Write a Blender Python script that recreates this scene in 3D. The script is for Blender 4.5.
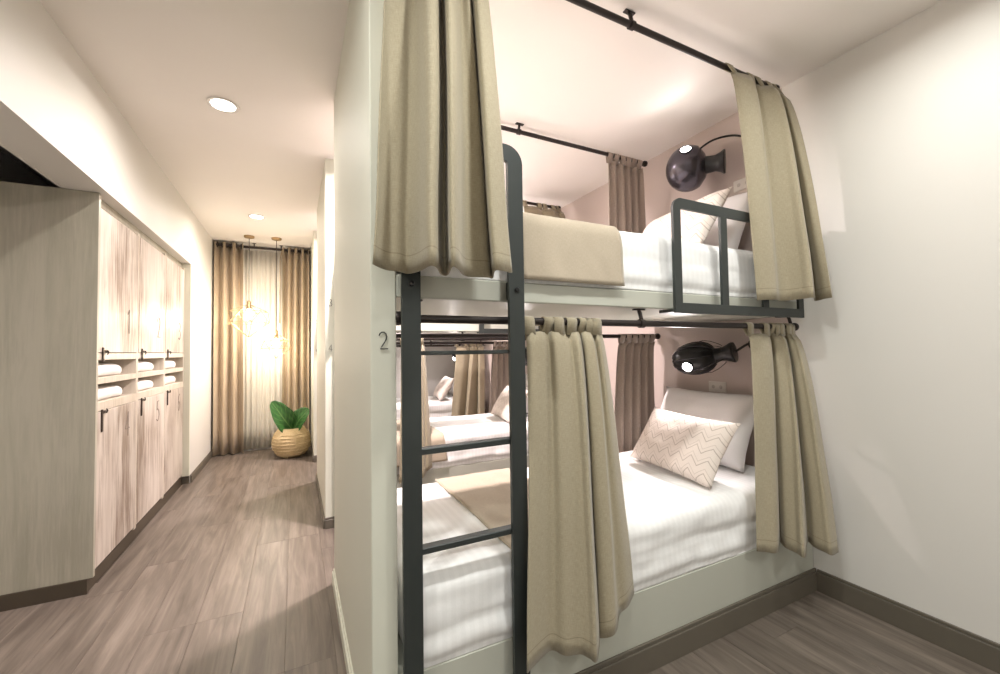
import bpy, bmesh, math, random
from mathutils import Vector, Matrix, noise
random.seed(7)
for o in list(bpy.data.objects): bpy.data.objects.remove(o)
SC = bpy.context.scene
COL = SC.collection
# ------------------------------------------------------------------ camera
CH = 1.22
FW = Vector((0.44466835, 0.89511956, 0.03210975)); RT = Vector((0.895694, -0.44444274, -0.0142443)); UP = Vector((-0.00152059, -0.0350945, 0.99938284))
FPX = 413.0485
cam = bpy.data.cameras.new('camera'); camo = bpy.data.objects.new('camera', cam); COL.objects.link(camo)
cam.sensor_width = 36; cam.lens = FPX / 1000 * 36; cam.clip_start = 0.02
M = Matrix.Identity(4)
for i in range(3):
    M[i][0] = RT[i]; M[i][1] = UP[i]; M[i][2] = -FW[i]
M[2][3] = CH
camo.matrix_world = M
SC.camera = camo
# ------------------------------------------------------------------ light
SC.view_settings.view_transform = 'Standard'; SC.view_settings.look = 'None'
SC.view_settings.gamma = 1; SC.view_settings.use_curve_mapping = False
SC.view_settings.exposure = 0.55
wd = bpy.data.worlds.new('world'); SC.world = wd; wd.use_nodes = True
wd.node_tree.nodes['Background'].inputs[0].default_value = (1, .95, .9, 1)
wd.node_tree.nodes['Background'].inputs[1].default_value = 0.3
FRONT = (.985, 1.0, .955); ROSE = (1.0, .86, .855)
# downlights: x, y, watts, colour  (built further down, one fitting each)
DOWNLIGHTS = [(-.36, 2.70, 7, (1.0, .93, .85)), (-.35, 4.80, 9, (1.0, .90, .78)), (-.36, .60, 10, FRONT), (-.36, -1.2, 11, FRONT),
              (.75, .55, 9.5, FRONT), (1.80, .55, 5.5, FRONT), (1.25, -1.1, 11, FRONT),
              (.62, 2.65, 62, ROSE), (.62, 4.60, 50, ROSE)]  # last two: unseen aisle lamps, added to brighten bunk interiors and ceiling
CEIL = 2.61
WX = 2.345      # right wall
FY = 1.20       # front plane of first bunk
PER = 1.95      # distance from bunk to bunk
def xat(px, Y, z):                 # X of image column px at depth Y and height z
    k = (px - 500) / FPX
    a = RT - FW * k
    return -(Y * a.y + (z - CH) * a.z) / a.x
# ------------------------------------------------------------------ mesh helpers
def link(name, me, mat=None, parent=None, loc=None):
    o = bpy.data.objects.new(name, me); COL.objects.link(o)
    if mat is not None and me is not None and len(me.materials) == 0: me.materials.append(mat)
    if parent is not None: o.parent = parent
    if loc is not None: o.location = loc
    return o
def tomesh(bm, name, smooth=False, ang=None):
    bmesh.ops.recalc_face_normals(bm, faces=bm.faces[:])
    me = bpy.data.meshes.new(name); bm.to_mesh(me); bm.free()
    if smooth:
        for p in me.polygons: p.use_smooth = True
        if ang:
            try: me.set_sharp_from_angle(angle=math.radians(ang))
            except Exception: pass
    return me
def boxbm(bm, x0, x1, y0, y1, z0, z1, bev=0, seg=1):
    r = bmesh.ops.create_cube(bm, size=1)
    vs = r['verts']
    for v in vs:
        v.co = Vector(((x0 + x1) / 2 + v.co.x * (x1 - x0), (y0 + y1) / 2 + v.co.y * (y1 - y0), (z0 + z1) / 2 + v.co.z * (z1 - z0)))
    if bev:
        es = list({e for v in vs for e in v.link_edges})
        bmesh.ops.bevel(bm, geom=es, offset=bev, segments=seg, affect='EDGES', profile=.5)
def box(name, x0, x1, y0, y1, z0, z1, mat, parent=None, bev=0, seg=1):
    bm = bmesh.new(); boxbm(bm, x0, x1, y0, y1, z0, z1, bev, seg)
    return link(name, tomesh(bm, name), mat, parent)
def tubebm(bm, pts, r, n=10, closed=False, flat=1.0):
    pts = [Vector(p) for p in pts]; rings = []; N = len(pts)
    up = Vector((0, 0, 1)); prev = None
    for i, p in enumerate(pts):
        a = pts[(i - 1) % N] if (closed or i > 0) else p
        b = pts[(i + 1) % N] if (closed or i < N - 1) else p
        t = (b - a).normalized()
        if prev is None:
            s = t.cross(up)
            if s.length < 1e-3: s = t.cross(Vector((0, 1, 0)))
        else:
            s = prev - t * prev.dot(t)
        s.normalize(); prev = s; w = t.cross(s)
        rr = r[i] if isinstance(r, (list, tuple)) else r
        rings.append([bm.verts.new(p + s * math.cos(2 * math.pi * k / n) * rr + w * math.sin(2 * math.pi * k / n) * rr * flat) for k in range(n)])
    M_ = N if closed else N - 1
    for i in range(M_):
        A, B = rings[i], rings[(i + 1) % N]
        for k in range(n): bm.faces.new((A[k], A[(k + 1) % n], B[(k + 1) % n], B[k]))
    if not closed:
        bm.faces.new(rings[0]); bm.faces.new(rings[-1][::-1])
def tube(name, pts, r, mat, parent=None, n=10, closed=False):
    bm = bmesh.new(); tubebm(bm, pts, r, n, closed)
    return link(name, tomesh(bm, name, True, 40), mat, parent)
def lathebm(bm, prof, n=32, mtx=None, cap=True):
    rings = []
    for r, z in prof:
        ring = []
        for k in range(n):
            a = 2 * math.pi * k / n; v = Vector((r * math.cos(a), r * math.sin(a), z))
            ring.append(bm.verts.new(mtx @ v if mtx else v))
        rings.append(ring)
    for A, B in zip(rings, rings[1:]):
        for k in range(n): bm.faces.new((A[k], A[(k + 1) % n], B[(k + 1) % n], B[k]))
    if cap:
        bm.faces.new(rings[0]); bm.faces.new(rings[-1])
def lathe(name, prof, mat, parent=None, n=32, mtx=None, cap=True, ang=45):
    bm = bmesh.new(); lathebm(bm, prof, n, mtx, cap)
    return link(name, tomesh(bm, name, True, ang), mat, parent)
def tag(o, label=None, cat=None, group=None, kind=None):
    if label: o['label'] = label
    if cat: o['category'] = cat
    if group: o['group'] = group
    if kind: o['kind'] = kind
    return o
def empty(name, loc=(0, 0, 0)):
    o = bpy.data.objects.new(name, None); COL.objects.link(o); o.location = loc; o.empty_display_size = .1
    return o
def copy_tree(o, dy, parent=None):
    c = o.copy(); COL.objects.link(c); c.parent = parent
    if parent is None: c.location = Vector(o.location) + Vector((0, dy, 0))
    for ch in list(o.children):
        copy_tree(ch, 0, c)
    return c
def smooth(t): t = max(0, min(1, t)); return t * t * (3 - 2 * t)
def fbm(p, oct=3):
    s = 0; a = 1
    for i in range(oct): s += a * noise.noise(p); p = p * 2.03; a *= .5
    return s
# ------------------------------------------------------------------ materials
def srgb(r, g, b):
    f = lambda c: (c / 255 / 12.92) if c <= 10 else ((c / 255 + .055) / 1.055) ** 2.4
    return (f(r), f(g), f(b), 1)
class NT:
    def __init__(s, name):
        s.m = bpy.data.materials.new(name); s.m.use_nodes = True; s.t = s.m.node_tree; s.b = s.t.nodes['Principled BSDF']
    def n(s, typ, **kw):
        nd = s.t.nodes.new(typ)
        for k, v in kw.items():
            if k in nd.inputs: nd.inputs[k].default_value = v
            else: setattr(nd, k, v)
        return nd
    def l(s, a, b): s.t.links.new(a, b)
    def coord(s, kind='Object', scale=(1, 1, 1), loc=None):
        tc = s.n('ShaderNodeTexCoord'); mp = s.n('ShaderNodeMapping'); mp.inputs['Scale'].default_value = scale
        if loc: mp.inputs['Location'].default_value = loc
        s.l(tc.outputs[kind], mp.inputs[0]); return mp.outputs[0]
    def noise(s, vec, scale=5, detail=3, rough=.5, dist=0):
        nd = s.n('ShaderNodeTexNoise'); nd.inputs['Scale'].default_value = scale; nd.inputs['Detail'].default_value = detail
        nd.inputs['Roughness'].default_value = rough; nd.inputs['Distortion'].default_value = dist
        if vec is not None: s.l(vec, nd.inputs['Vector'])
        return nd.outputs['Fac']
    def ramp(s, fac, stops):
        nd = s.n('ShaderNodeValToRGB'); cr = nd.color_ramp
        while len(cr.elements) < len(stops): cr.elements.new(.5)
        for e, (p, c) in zip(cr.elements, stops): e.position = p; e.color = c
        s.l(fac, nd.inputs[0]); return nd.outputs[0]
    def mix(s, fac, a, b, mode='MIX'):
        nd = s.n('ShaderNodeMix', data_type='RGBA', blend_type=mode)
        for sock, v in ((nd.inputs[0], fac), (nd.inputs[6], a), (nd.inputs[7], b)):
            if hasattr(v, 'is_output'): s.l(v, sock)
            else: sock.default_value = v
        return nd.outputs[2]
    def math(s, op, a, b=0, c=0):
        nd = s.n('ShaderNodeMath', operation=op)
        for i, v in enumerate((a, b, c)):
            if hasattr(v, 'is_output'): s.l(v, nd.inputs[i])
            else: nd.inputs[i].default_value = v
        return nd.outputs[0]
    def bump(s, h, strength=.2, dist=.01):
        nd = s.n('ShaderNodeBump'); nd.inputs['Strength'].default_value = strength; nd.inputs['Distance'].default_value = dist
        s.l(h, nd.inputs['Height']); s.l(nd.outputs[0], s.b.inputs['Normal'])
    def base(s, v):
        if hasattr(v, 'is_output'): s.l(v, s.b.inputs['Base Color'])
        else: s.b.inputs['Base Color'].default_value = v
    def set(s, **kw):
        for k, v in kw.items(): s.b.inputs[k.replace('_', ' ')].default_value = v
        return s
def paint(name, col, rough=.55, spec=.3):
    t = NT(name); v = t.coord('Object')
    n = t.noise(v, 3, 4); c2 = tuple(x * .96 for x in col[:3]) + (1,)
    t.base(t.mix(n, c2, col)); t.set(Roughness=rough); t.b.inputs['Specular IOR Level'].default_value = spec
    t.bump(t.noise(v, 160, 2), .04, .002)
    return t.m
def plain(name, col, rough=.5, metal=0, spec=.5):
    t = NT(name); v = t.coord('Object'); n = t.noise(v, 12, 2)
    t.base(t.mix(n, col, tuple(x * .85 for x in col[:3]) + (1,))); t.set(Roughness=rough, Metallic=metal)
    t.b.inputs['Specular IOR Level'].default_value = spec
    return t.m
def emit(name, col, st):
    t = NT(name); t.base((0, 0, 0, 1)); t.b.inputs['Emission Color'].default_value = col + (1,) if len(col) == 3 else col
    t.b.inputs['Emission Strength'].default_value = st; return t.m
def linen(name, c1, c2, stitch=None):
    t = NT(name); uv = t.coord('UV')
    a = t.noise(t.coord('UV', (520, 55, 1)), 1, 2); b = t.noise(t.coord('UV', (55, 520, 1)), 1, 2)
    w = t.math('MULTIPLY', t.math('ADD', a, b), .5)
    col = t.ramp(w, [(.33, c2), (.67, c1)])
    big = t.noise(uv, 6, 3)
    col = t.mix(t.math('MULTIPLY', big, .25), col, c2)
    if stitch:
        sp = t.n('ShaderNodeSeparateXYZ'); t.l(uv, sp.inputs[0])
        d = t.math('ABSOLUTE', t.math('SUBTRACT', sp.outputs[1], .05))
        m = t.math('LESS_THAN', d, .0016)
        col = t.mix(t.math('MULTIPLY', m, .55), col, stitch)
    t.base(col); t.set(Roughness=.9); t.b.inputs['Specular IOR Level'].default_value = .15
    try: t.set(Sheen_Weight=.25)
    except Exception: pass
    t.bump(w, .16, .001)
    return t.m
def whitecloth(name, col, stripe=True, axis=0):
    t = NT(name); v = t.coord('Object'); sp = t.n('ShaderNodeSeparateXYZ'); t.l(v, sp.inputs[0])
    s = t.math('SINE', t.math('MULTIPLY', sp.outputs[axis], 2 * math.pi / .030))
    m = t.math('GREATER_THAN', s, 0.1)
    c2 = tuple(x * .965 for x in col[:3]) + (1,)
    t.base(t.mix(m, c2, col) if stripe else col)
    r = t.math('ADD', t.math('MULTIPLY', m, -.18), .72)
    if stripe: t.l(r, t.b.inputs['Roughness'])
    else: t.set(Roughness=.75)
    t.b.inputs['Specular IOR Level'].default_value = .25
    t.bump(t.noise(v, 22, 4, .55), .12, .01)
    return t.m
def chevron(name):
    t = NT(name); uv = t.coord('UV'); sp = t.n('ShaderNodeSeparateXYZ'); t.l(uv, sp.inputs[0])
    u, v = sp.outputs[0], sp.outputs[1]
    zz = t.math('PINGPONG', u, .042)                       # zigzag along the width (metres)
    s = t.math('ADD', v, t.math('MULTIPLY', zz, .95))
    ph = t.math('FRACT', t.math('MULTIPLY', s, 1 / .062))
    l1 = t.math('LESS_THAN', t.math('ABSOLUTE', t.math('SUBTRACT', ph, .2)), .045)
    l2 = t.math('LESS_THAN', t.math('ABSOLUTE', t.math('SUBTRACT', ph, .55)), .035)
    m = t.math('ADD', l1, t.math('MULTIPLY', l2, .55))
    grain = t.noise(t.coord('UV', (500, 500, 1)), 1, 2)
    c = t.ramp(grain, [(.3, srgb(216, 203, 194)), (.7, srgb(233, 222, 214))])
    t.base(t.mix(t.math('MULTIPLY', m, .6), c, srgb(150, 132, 118)))
    t.set(Roughness=.85); t.bump(t.math('SUBTRACT', grain, m), .25, .003)
    return t.m
def floorwood():
    t = NT('taupe_wood_plank'); oi = t.n('ShaderNodeObjectInfo')
    geo = t.n('ShaderNodeNewGeometry'); mp = t.n('ShaderNodeMapping'); mp.inputs['Scale'].default_value = (11, .9, 1)
    off = t.n('ShaderNodeCombineXYZ'); t.l(t.math('MULTIPLY', oi.outputs['Random'], 37), off.inputs[0]); t.l(t.math('MULTIPLY', oi.outputs['Random'], 91), off.inputs[1])
    t.l(off.outputs[0], mp.inputs['Location']); t.l(geo.outputs['Position'], mp.inputs[0])
    g = t.noise(mp.outputs[0], 2.2, 6, .62, .6)
    mp2 = t.n('ShaderNodeMapping'); mp2.inputs['Scale'].default_value = (90, 2.5, 1); t.l(geo.outputs['Position'], mp2.inputs[0]); t.l(off.outputs[0], mp2.inputs['Location'])
    fine = t.noise(mp2.outputs[0], 1, 4, .6)
    col = t.ramp(g, [(.25, srgb(79, 71, 64)), (.45, srgb(109, 100, 91)), (.6, srgb(129, 119, 109)), (.8, srgb(152, 141, 130))])
    col = t.mix(t.math('MULTIPLY', fine, .45), col, srgb(88, 76, 69))
    tone = t.math('ADD', t.math('MULTIPLY', oi.outputs['Random'], .16), .86)
    hs = t.n('ShaderNodeHueSaturation'); t.l(tone, hs.inputs['Value']); t.l(col, hs.inputs['Color'])
    t.base(hs.outputs[0])
    t.l(t.math('ADD', t.math('MULTIPLY', fine, .15), .27), t.b.inputs['Roughness'])
    t.b.inputs['Specular IOR Level'].default_value = .4
    t.bump(t.math('ADD', fine, g), .12, .003)
    return t.m
def whitewash(name, light, mid, dark, amount=.5):
    t = NT(name); oi = t.n('ShaderNodeObjectInfo'); geo = t.n('ShaderNodeNewGeometry')
    def vec(sc):
        mp = t.n('ShaderNodeMapping'); mp.inputs['Scale'].default_value = sc; t.l(geo.outputs['Position'], mp.inputs[0])
        cb = t.n('ShaderNodeCombineXYZ'); t.l(t.math('MULTIPLY', oi.outputs['Random'], 23), cb.inputs[2]); t.l(t.math('MULTIPLY', oi.outputs['Random'], 11), cb.inputs[1]); t.l(cb.outputs[0], mp.inputs['Location'])
        return mp.outputs[0]
    a = t.noise(vec((14, 14, 1.1)), 1, 6, .65, .4); b = t.noise(vec((60, 60, 3)), 1, 5, .7); c = t.noise(vec((3, 3, 1.5)), 1, 3)
    s = t.math('MULTIPLY', b, c)
    col = t.ramp(a, [(.3, mid), (.55, light)])
    col = t.mix(t.ramp(s, [(.22, (0, 0, 0, 1)), (.36, (amount, amount, amount, 1))]), col, dark)
    t.base(col); t.set(Roughness=.38); t.b.inputs['Specular IOR Level'].default_value = .4
    t.bump(b, .12, .003)
    return t.m
def wicker():
    t = NT('woven_straw'); v = t.coord('Object'); w = t.n('ShaderNodeTexWave'); w.wave_type = 'BANDS'; w.bands_direction = 'Z'
    w.inputs['Scale'].default_value = 26; w.inputs['Distortion'].default_value = 1.5; w.inputs['Detail'].default_value = 2; t.l(v, w.inputs['Vector'])
    n = t.noise(v, 60, 3); h = t.math('MULTIPLY', t.math('ADD', w.outputs['Fac'], n), .5)
    t.base(t.ramp(h, [(.2, srgb(176, 150, 108)), (.7, srgb(222, 202, 160))])); t.set(Roughness=.8); t.bump(h, .6, .01); return t.m
def leafmat():
    t = NT('glossy_green_leaf'); uv = t.coord('UV'); sp = t.n('ShaderNodeSeparateXYZ'); t.l(uv, sp.inputs[0])
    u = t.math('ABSOLUTE', sp.outputs[0]); ve = t.math('FRACT', t.math('ADD', t.math('MULTIPLY', sp.outputs[1], 7), t.math('MULTIPLY', u, -2.2)))
    vein = t.math('LESS_THAN', ve, .1); mid = t.math('LESS_THAN', u, .05)
    m = t.math('MAXIMUM', vein, mid); n = t.noise(t.coord('UV'), 4, 3)
    c = t.ramp(n, [(.3, srgb(30, 72, 34)), (.7, srgb(66, 120, 56))])
    t.base(t.mix(t.math('MULTIPLY', m, .5), c, srgb(128, 160, 96))); t.set(Roughness=.35); t.bump(ve, .2, .01); return t.m
def sheer():
    t = NT('sheer_white_voile'); v = t.coord('UV'); n = t.noise(t.coord('UV', (400, 40, 1)), 1, 2)
    t.base(t.mix(n, srgb(250, 247, 240), srgb(240, 236, 226))); t.set(Roughness=.9)
    tr = t.n('ShaderNodeBsdfTranslucent'); tr.inputs[0].default_value = srgb(245, 238, 225)
    tp = t.n('ShaderNodeBsdfTransparent'); mx = t.n('ShaderNodeMixShader'); mx.inputs[0].default_value = .18
    mx2 = t.n('ShaderNodeMixShader'); mx2.inputs[0].default_value = .03
    out = t.t.nodes['Material Output']; t.l(t.b.outputs[0], mx.inputs[1]); t.l(tr.outputs[0], mx.inputs[2])
    t.l(mx.outputs[0], mx2.inputs[1]); t.l(tp.outputs[0], mx2.inputs[2]); t.l(mx2.outputs[0], out.inputs[0]); return t.m
WALLP = paint('white_wall_paint', srgb(226, 223, 218)); CEILP = paint('white_ceiling_paint', srgb(240, 235, 230)); 
HEADP = paint('mauve_taupe_paint', srgb(200, 186, 180)); PANELP = paint('pale_sage_white_paint', srgb(222, 222, 208), .6)
BUNKP = paint('pale_grey_green_paint', srgb(190, 191, 180), .4)
SKIRT = plain('taupe_skirting', srgb(104, 97, 86), .45); PLINTH = plain('dark_brown_plinth', srgb(78, 68, 56), .5)
STEEL = plain('charcoal_powder_coated_steel', srgb(58, 63, 62), .42, .3); ROD = plain('dark_bronze_rod', srgb(52, 45, 43), .4, .5)
LINEN = linen('beige_linen', srgb(174, 164, 141), srgb(150, 140, 118), srgb(118, 108, 88))
RUNNERM = linen('sand_runner_cloth', srgb(192, 179, 160), srgb(174, 161, 142))
WHITE = whitecloth('striped_white_sateen', (.92, .92, .92, 1)); WHITEP = whitecloth('plain_white_cotton', (.86, .83, .83, 1), False)
CHEV = chevron('chevron_cushion_cloth'); FLOORM = floorwood()
DOORM = whitewash('whitewashed_locker_door', srgb(208, 198, 188), srgb(182, 169, 158), srgb(134, 116, 102), .95)
CARC = whitewash('pale_grey_wood_laminate', srgb(212, 202, 188), srgb(196, 186, 170), srgb(176, 166, 150), .5)
SIDEM = whitewash('beige_wood_laminate', srgb(186, 181, 166), srgb(170, 166, 150), srgb(156, 151, 137), .5)
BLACK = plain('black_plastic', srgb(26, 25, 27), .3); BLACKG = plain('glossy_black_plastic', srgb(84, 80, 88), .24, .7, .6)
BRASS = plain('brass', srgb(176, 150, 112), .35, .8); TOWEL = whitecloth('white_terry', (.86, .85, .84, 1), False)
HARD = plain('dark_latch_metal', srgb(70, 60, 54), .4, .6); NUMF = plain('faded_grey_numeral', srgb(140, 128, 118), .6); NUM = plain('black_painted_numeral', srgb(58, 56, 54), .6)
GROUT = plain('plank_joint', srgb(84, 74, 66), .8); PLASTIC = plain('white_plastic', srgb(228, 222, 216), .35)
GLASS = plain('dark_window_glass', srgb(40, 44, 52), .1); SOIL = plain('dark_soil', srgb(46, 34, 26), .9)
DRAPE = linen('tan_drape_cloth', srgb(192, 174, 150), srgb(168, 150, 126)); LINEN_PINKLIT = linen('pink_lit_linen', srgb(176, 161, 149), srgb(154, 139, 128), srgb(126, 112, 102)); SHEER = sheer(); STRAW = wicker(); LEAF = leafmat()  # rear curtain linen: pink interior light is put into its colour
LED = emit('lit_downlight', (1, .95, .87), 14); LEDW = emit('lit_reading_led', (1, .97, .93), 30); BULB = emit('warm_bulb', (1, .88, .68), 40)
# ------------------------------------------------------------------ setting
YB, YE, XA = -1.95, 6.12, -1.78
def struct(o): o['kind'] = 'structure'; return o
floor = struct(box('floor', XA, WX, YB, YE, -.10, -.006, GROUT))
pm = {}
PW, PL = .183, 1.26
def plank(x, y0, y1):
    key = round(y1 - y0, 2)
    if key not in pm:
        bm = bmesh.new(); boxbm(bm, -PW / 2 + .0003, PW / 2 - .0003, 0, key - .0008, -.006, 0, .0007)
        pm[key] = tomesh(bm, 'plank'); pm[key].materials.append(FLOORM)
    link('plank', pm[key], None, floor, (x, y0, 0))
ncol = int((WX - XA) / PW)
for c in range(ncol):
    x = WX - PW * (c + .5)
    ylim = YE if x < .30 else FY + .1
    if x < -1.0: ylim = 3.0
    y = YB - random.choice([0, .25, .5, .75, 1.0])
    while y < ylim:
        a = max(y, YB); b = min(y + PL, ylim)
        if b - a > .05: plank(x, a, round(b, 2))
        y += PL
struct(box('ceiling', XA, WX, YB, YE, CEIL, CEIL + .1, CEILP))
struct(box('wall_right', WX, WX + .1, YB, FY + .07, 0, CEIL, WALLP))
struct(box('wall_head', WX, WX + .1, FY + .07, YE, 0, CEIL, HEADP))
struct(box('wall_front', XA, WX, YB - .1, YB, 0, CEIL, WALLP))
struct(box('wall_left', XA - .1, XA, YB, 5.0, 0, CEIL, WALLP))
struct(box('wall_corridor_left', XA, -.895, 4.88, YE, 0, CEIL, WALLP))
struct(box('wall_bulkhead', -1.085, -.895, YB, 4.88, 2.09, CEIL, WALLP))
# end wall with a window behind the drapes
bm = bmesh.new()
boxbm(bm, XA, -.62, YE, YE + .1, 0, CEIL); boxbm(bm, -.06, WX, YE, YE + .1, 0, CEIL); boxbm(bm, -.62, -.06, YE, YE + .1, 0, .3); boxbm(bm, -.62, -.06, YE, YE + .1, 2.3, CEIL)
struct(link('wall_back', tomesh(bm, 'wall_back'), WALLP))
w = struct(empty('window_1', (-.34, YE + .05, .3)))
bm = bmesh.new()
for a in ((-.28, -.24, -.02, .02, 0, 2.0), (.24, .28, -.02, .02, 0, 2.0), (-.24, .24, -.02, .02, 0, .04), (-.24, .24, -.02, .02, 1.96, 2.0), (-.02, .02, -.02, .02, .04, 1.96)): boxbm(bm, *a)
link('window_frame', tomesh(bm, 'window_frame'), PLASTIC, w)
for s in (-1, 1): box('pane', min(s * .02, s * .24), max(s * .02, s * .24), -.004, .004, .04, 1.96, GLASS, w)
# partition end walls of the three bunks
PX0, PX1 = .19, .262
for k in range(3):
    y0 = FY + PER * k; y1 = min(y0 + 1.2, YE)
    bm = bmesh.new(); boxbm(bm, PX0, PX1, y0, y1, 0, CEIL, .003)
    struct(link('wall_partition_%d' % (k + 1), tomesh(bm, 'wall_partition'), PANELP))
def skirt(name, x0, x1, y0, y1, h=.10, lip=None, mat=None):
    bm = bmesh.new(); boxbm(bm, x0, x1, y0, y1, 0, h - .014, .0015)
    # thinner moulded cap
    dx = .006 if x1 - x0 < .03 else 0; dy = .006 if y1 - y0 < .03 else 0
    sx = lip[0] if lip else 0; sy = lip[1] if lip else 0
    boxbm(bm, x0 + (dx if sx > 0 else 0), x1 - (dx if sx < 0 else 0), y0 + (dy if sy > 0 else 0), y1 - (dy if sy < 0 else 0), h - .014, h, .0015)
    return struct(link(name, tomesh(bm, name), mat or SKIRT))
skirt('baseboard_right', WX - .016, WX, YB, FY - .016, .105, (1, 0))
skirt('baseboard_bunk', PX1, WX, FY - .016, FY, .105, (0, 1))
skirt('baseboard_corridor_left', -.895, -.880, 4.89, YE, .075, (-1, 0))
skirt('baseboard_corridor_end', -1.0, -.895, 4.868, 4.88, .075, (0, 1))
for k in range(3):
    y0 = FY + PER * k; y1 = min(y0 + 1.2, YE)
    skirt('baseboard_partition_%d' % (k + 1), PX0 - .012, PX0, y0 + .001, y1, .075, (1, 0), PANELP if k == 0 else None)
    if k: skirt('baseboard_partition_front_%d' % k, PX0, PX1, y0 - .012, y0, .075, (0, 1))
# ------------------------------------------------------------------ downlights
def downlight(x, y, watts, col, label):
    t = empty('downlight', (x, y, CEIL)); tag(t, label, 'ceiling light', 'recessed ceiling downlights')
    lathe('trim_ring', [(.058, -.001), (.075, -.001), (.078, -.004), (.074, -.008), (.060, -.006), (.058, -.001)], PLASTIC, t, 32, cap=False)
    lathe('diffuser', [(.001, -.004), (.058, -.004), (.058, -.002), (.001, -.002)], LED, t, 32, cap=False)
    L = bpy.data.lights.new('downlight_lamp', 'AREA'); L.shape = 'DISK'; L.size = .11; L.energy = watts; L.color = col; L.spread = math.radians(165)
    lo = bpy.data.objects.new('downlight_lamp', L); COL.objects.link(lo); lo.parent = t; lo.location = (0, 0, -.012)
dl = ['lit recessed downlight in the corridor ceiling beside the lockers', 'lit recessed downlight in the corridor ceiling near the two pendants', 'recessed downlight in the ceiling where the corridor meets the front room',
      'recessed downlight at the front room entrance end', 'recessed downlight in front of the ladder of the bunk marked 2', 'recessed downlight in front of the guard rail near the right wall', 'recessed downlight at the rear of the front room',
      'unseen recessed downlight added over the aisle behind the bunk marked 2', 'unseen recessed downlight added over the aisle before the last bunk']
for (x, y, wt, c), lb in zip(DOWNLIGHTS, dl):
    if wt: downlight(x, y, wt, c, lb)
tag(lathe('smoke_detector', [(.001, CEIL - .012), (.05, CEIL - .012), (.056, CEIL - .006), (.058, CEIL)], CEILP, None, 28, Matrix.Translation((-.36, 1.86, 0)), False), 'flat pale round cover plate on the corridor ceiling', 'ceiling plate')
# ------------------------------------------------------------------ bunk beds
LZ0, LZT = .30, .56           # lower base top, lower mattress top
UZ0, UZ1, UZT = 1.378, 1.446, 1.688
RY = FY + .93                 # rear plane
BN = ['the bunk marked 2', 'the middle bunk', 'the end-wall bunk']
def flatbar(bm, pts, w, y0, y1):
    """flat steel bar bent in the XZ plane: outline from centre line pts"""
    P = [Vector((p[0], p[1])) for p in pts]; L = []; R = []
    for i, p in enumerate(P):
        a = P[max(i - 1, 0)]; b = P[min(i + 1, len(P) - 1)]; t = (b - a).normalized(); n = Vector((-t.y, t.x))
        L.append(p + n * w / 2); R.append(p - n * w / 2)
    rows = []
    for l, r in zip(L, R): rows.append([bm.verts.new((q.x, y, q.y)) for q, y in ((l, y0), (r, y0), (r, y1), (l, y1))])
    for A, B in zip(rows, rows[1:]):
        for k in range(4): bm.faces.new((A[k], A[(k + 1) % 4], B[(k + 1) % 4], B[k]))
    bm.faces.new(rows[0]); bm.faces.new(rows[-1])
def arc(cx, cz, r, a0, a1, n=8): return [(cx + r * math.cos(math.radians(a0 + (a1 - a0) * i / n)), cz + r * math.sin(math.radians(a0 + (a1 - a0) * i / n))) for i in range(n + 1)]
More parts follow.
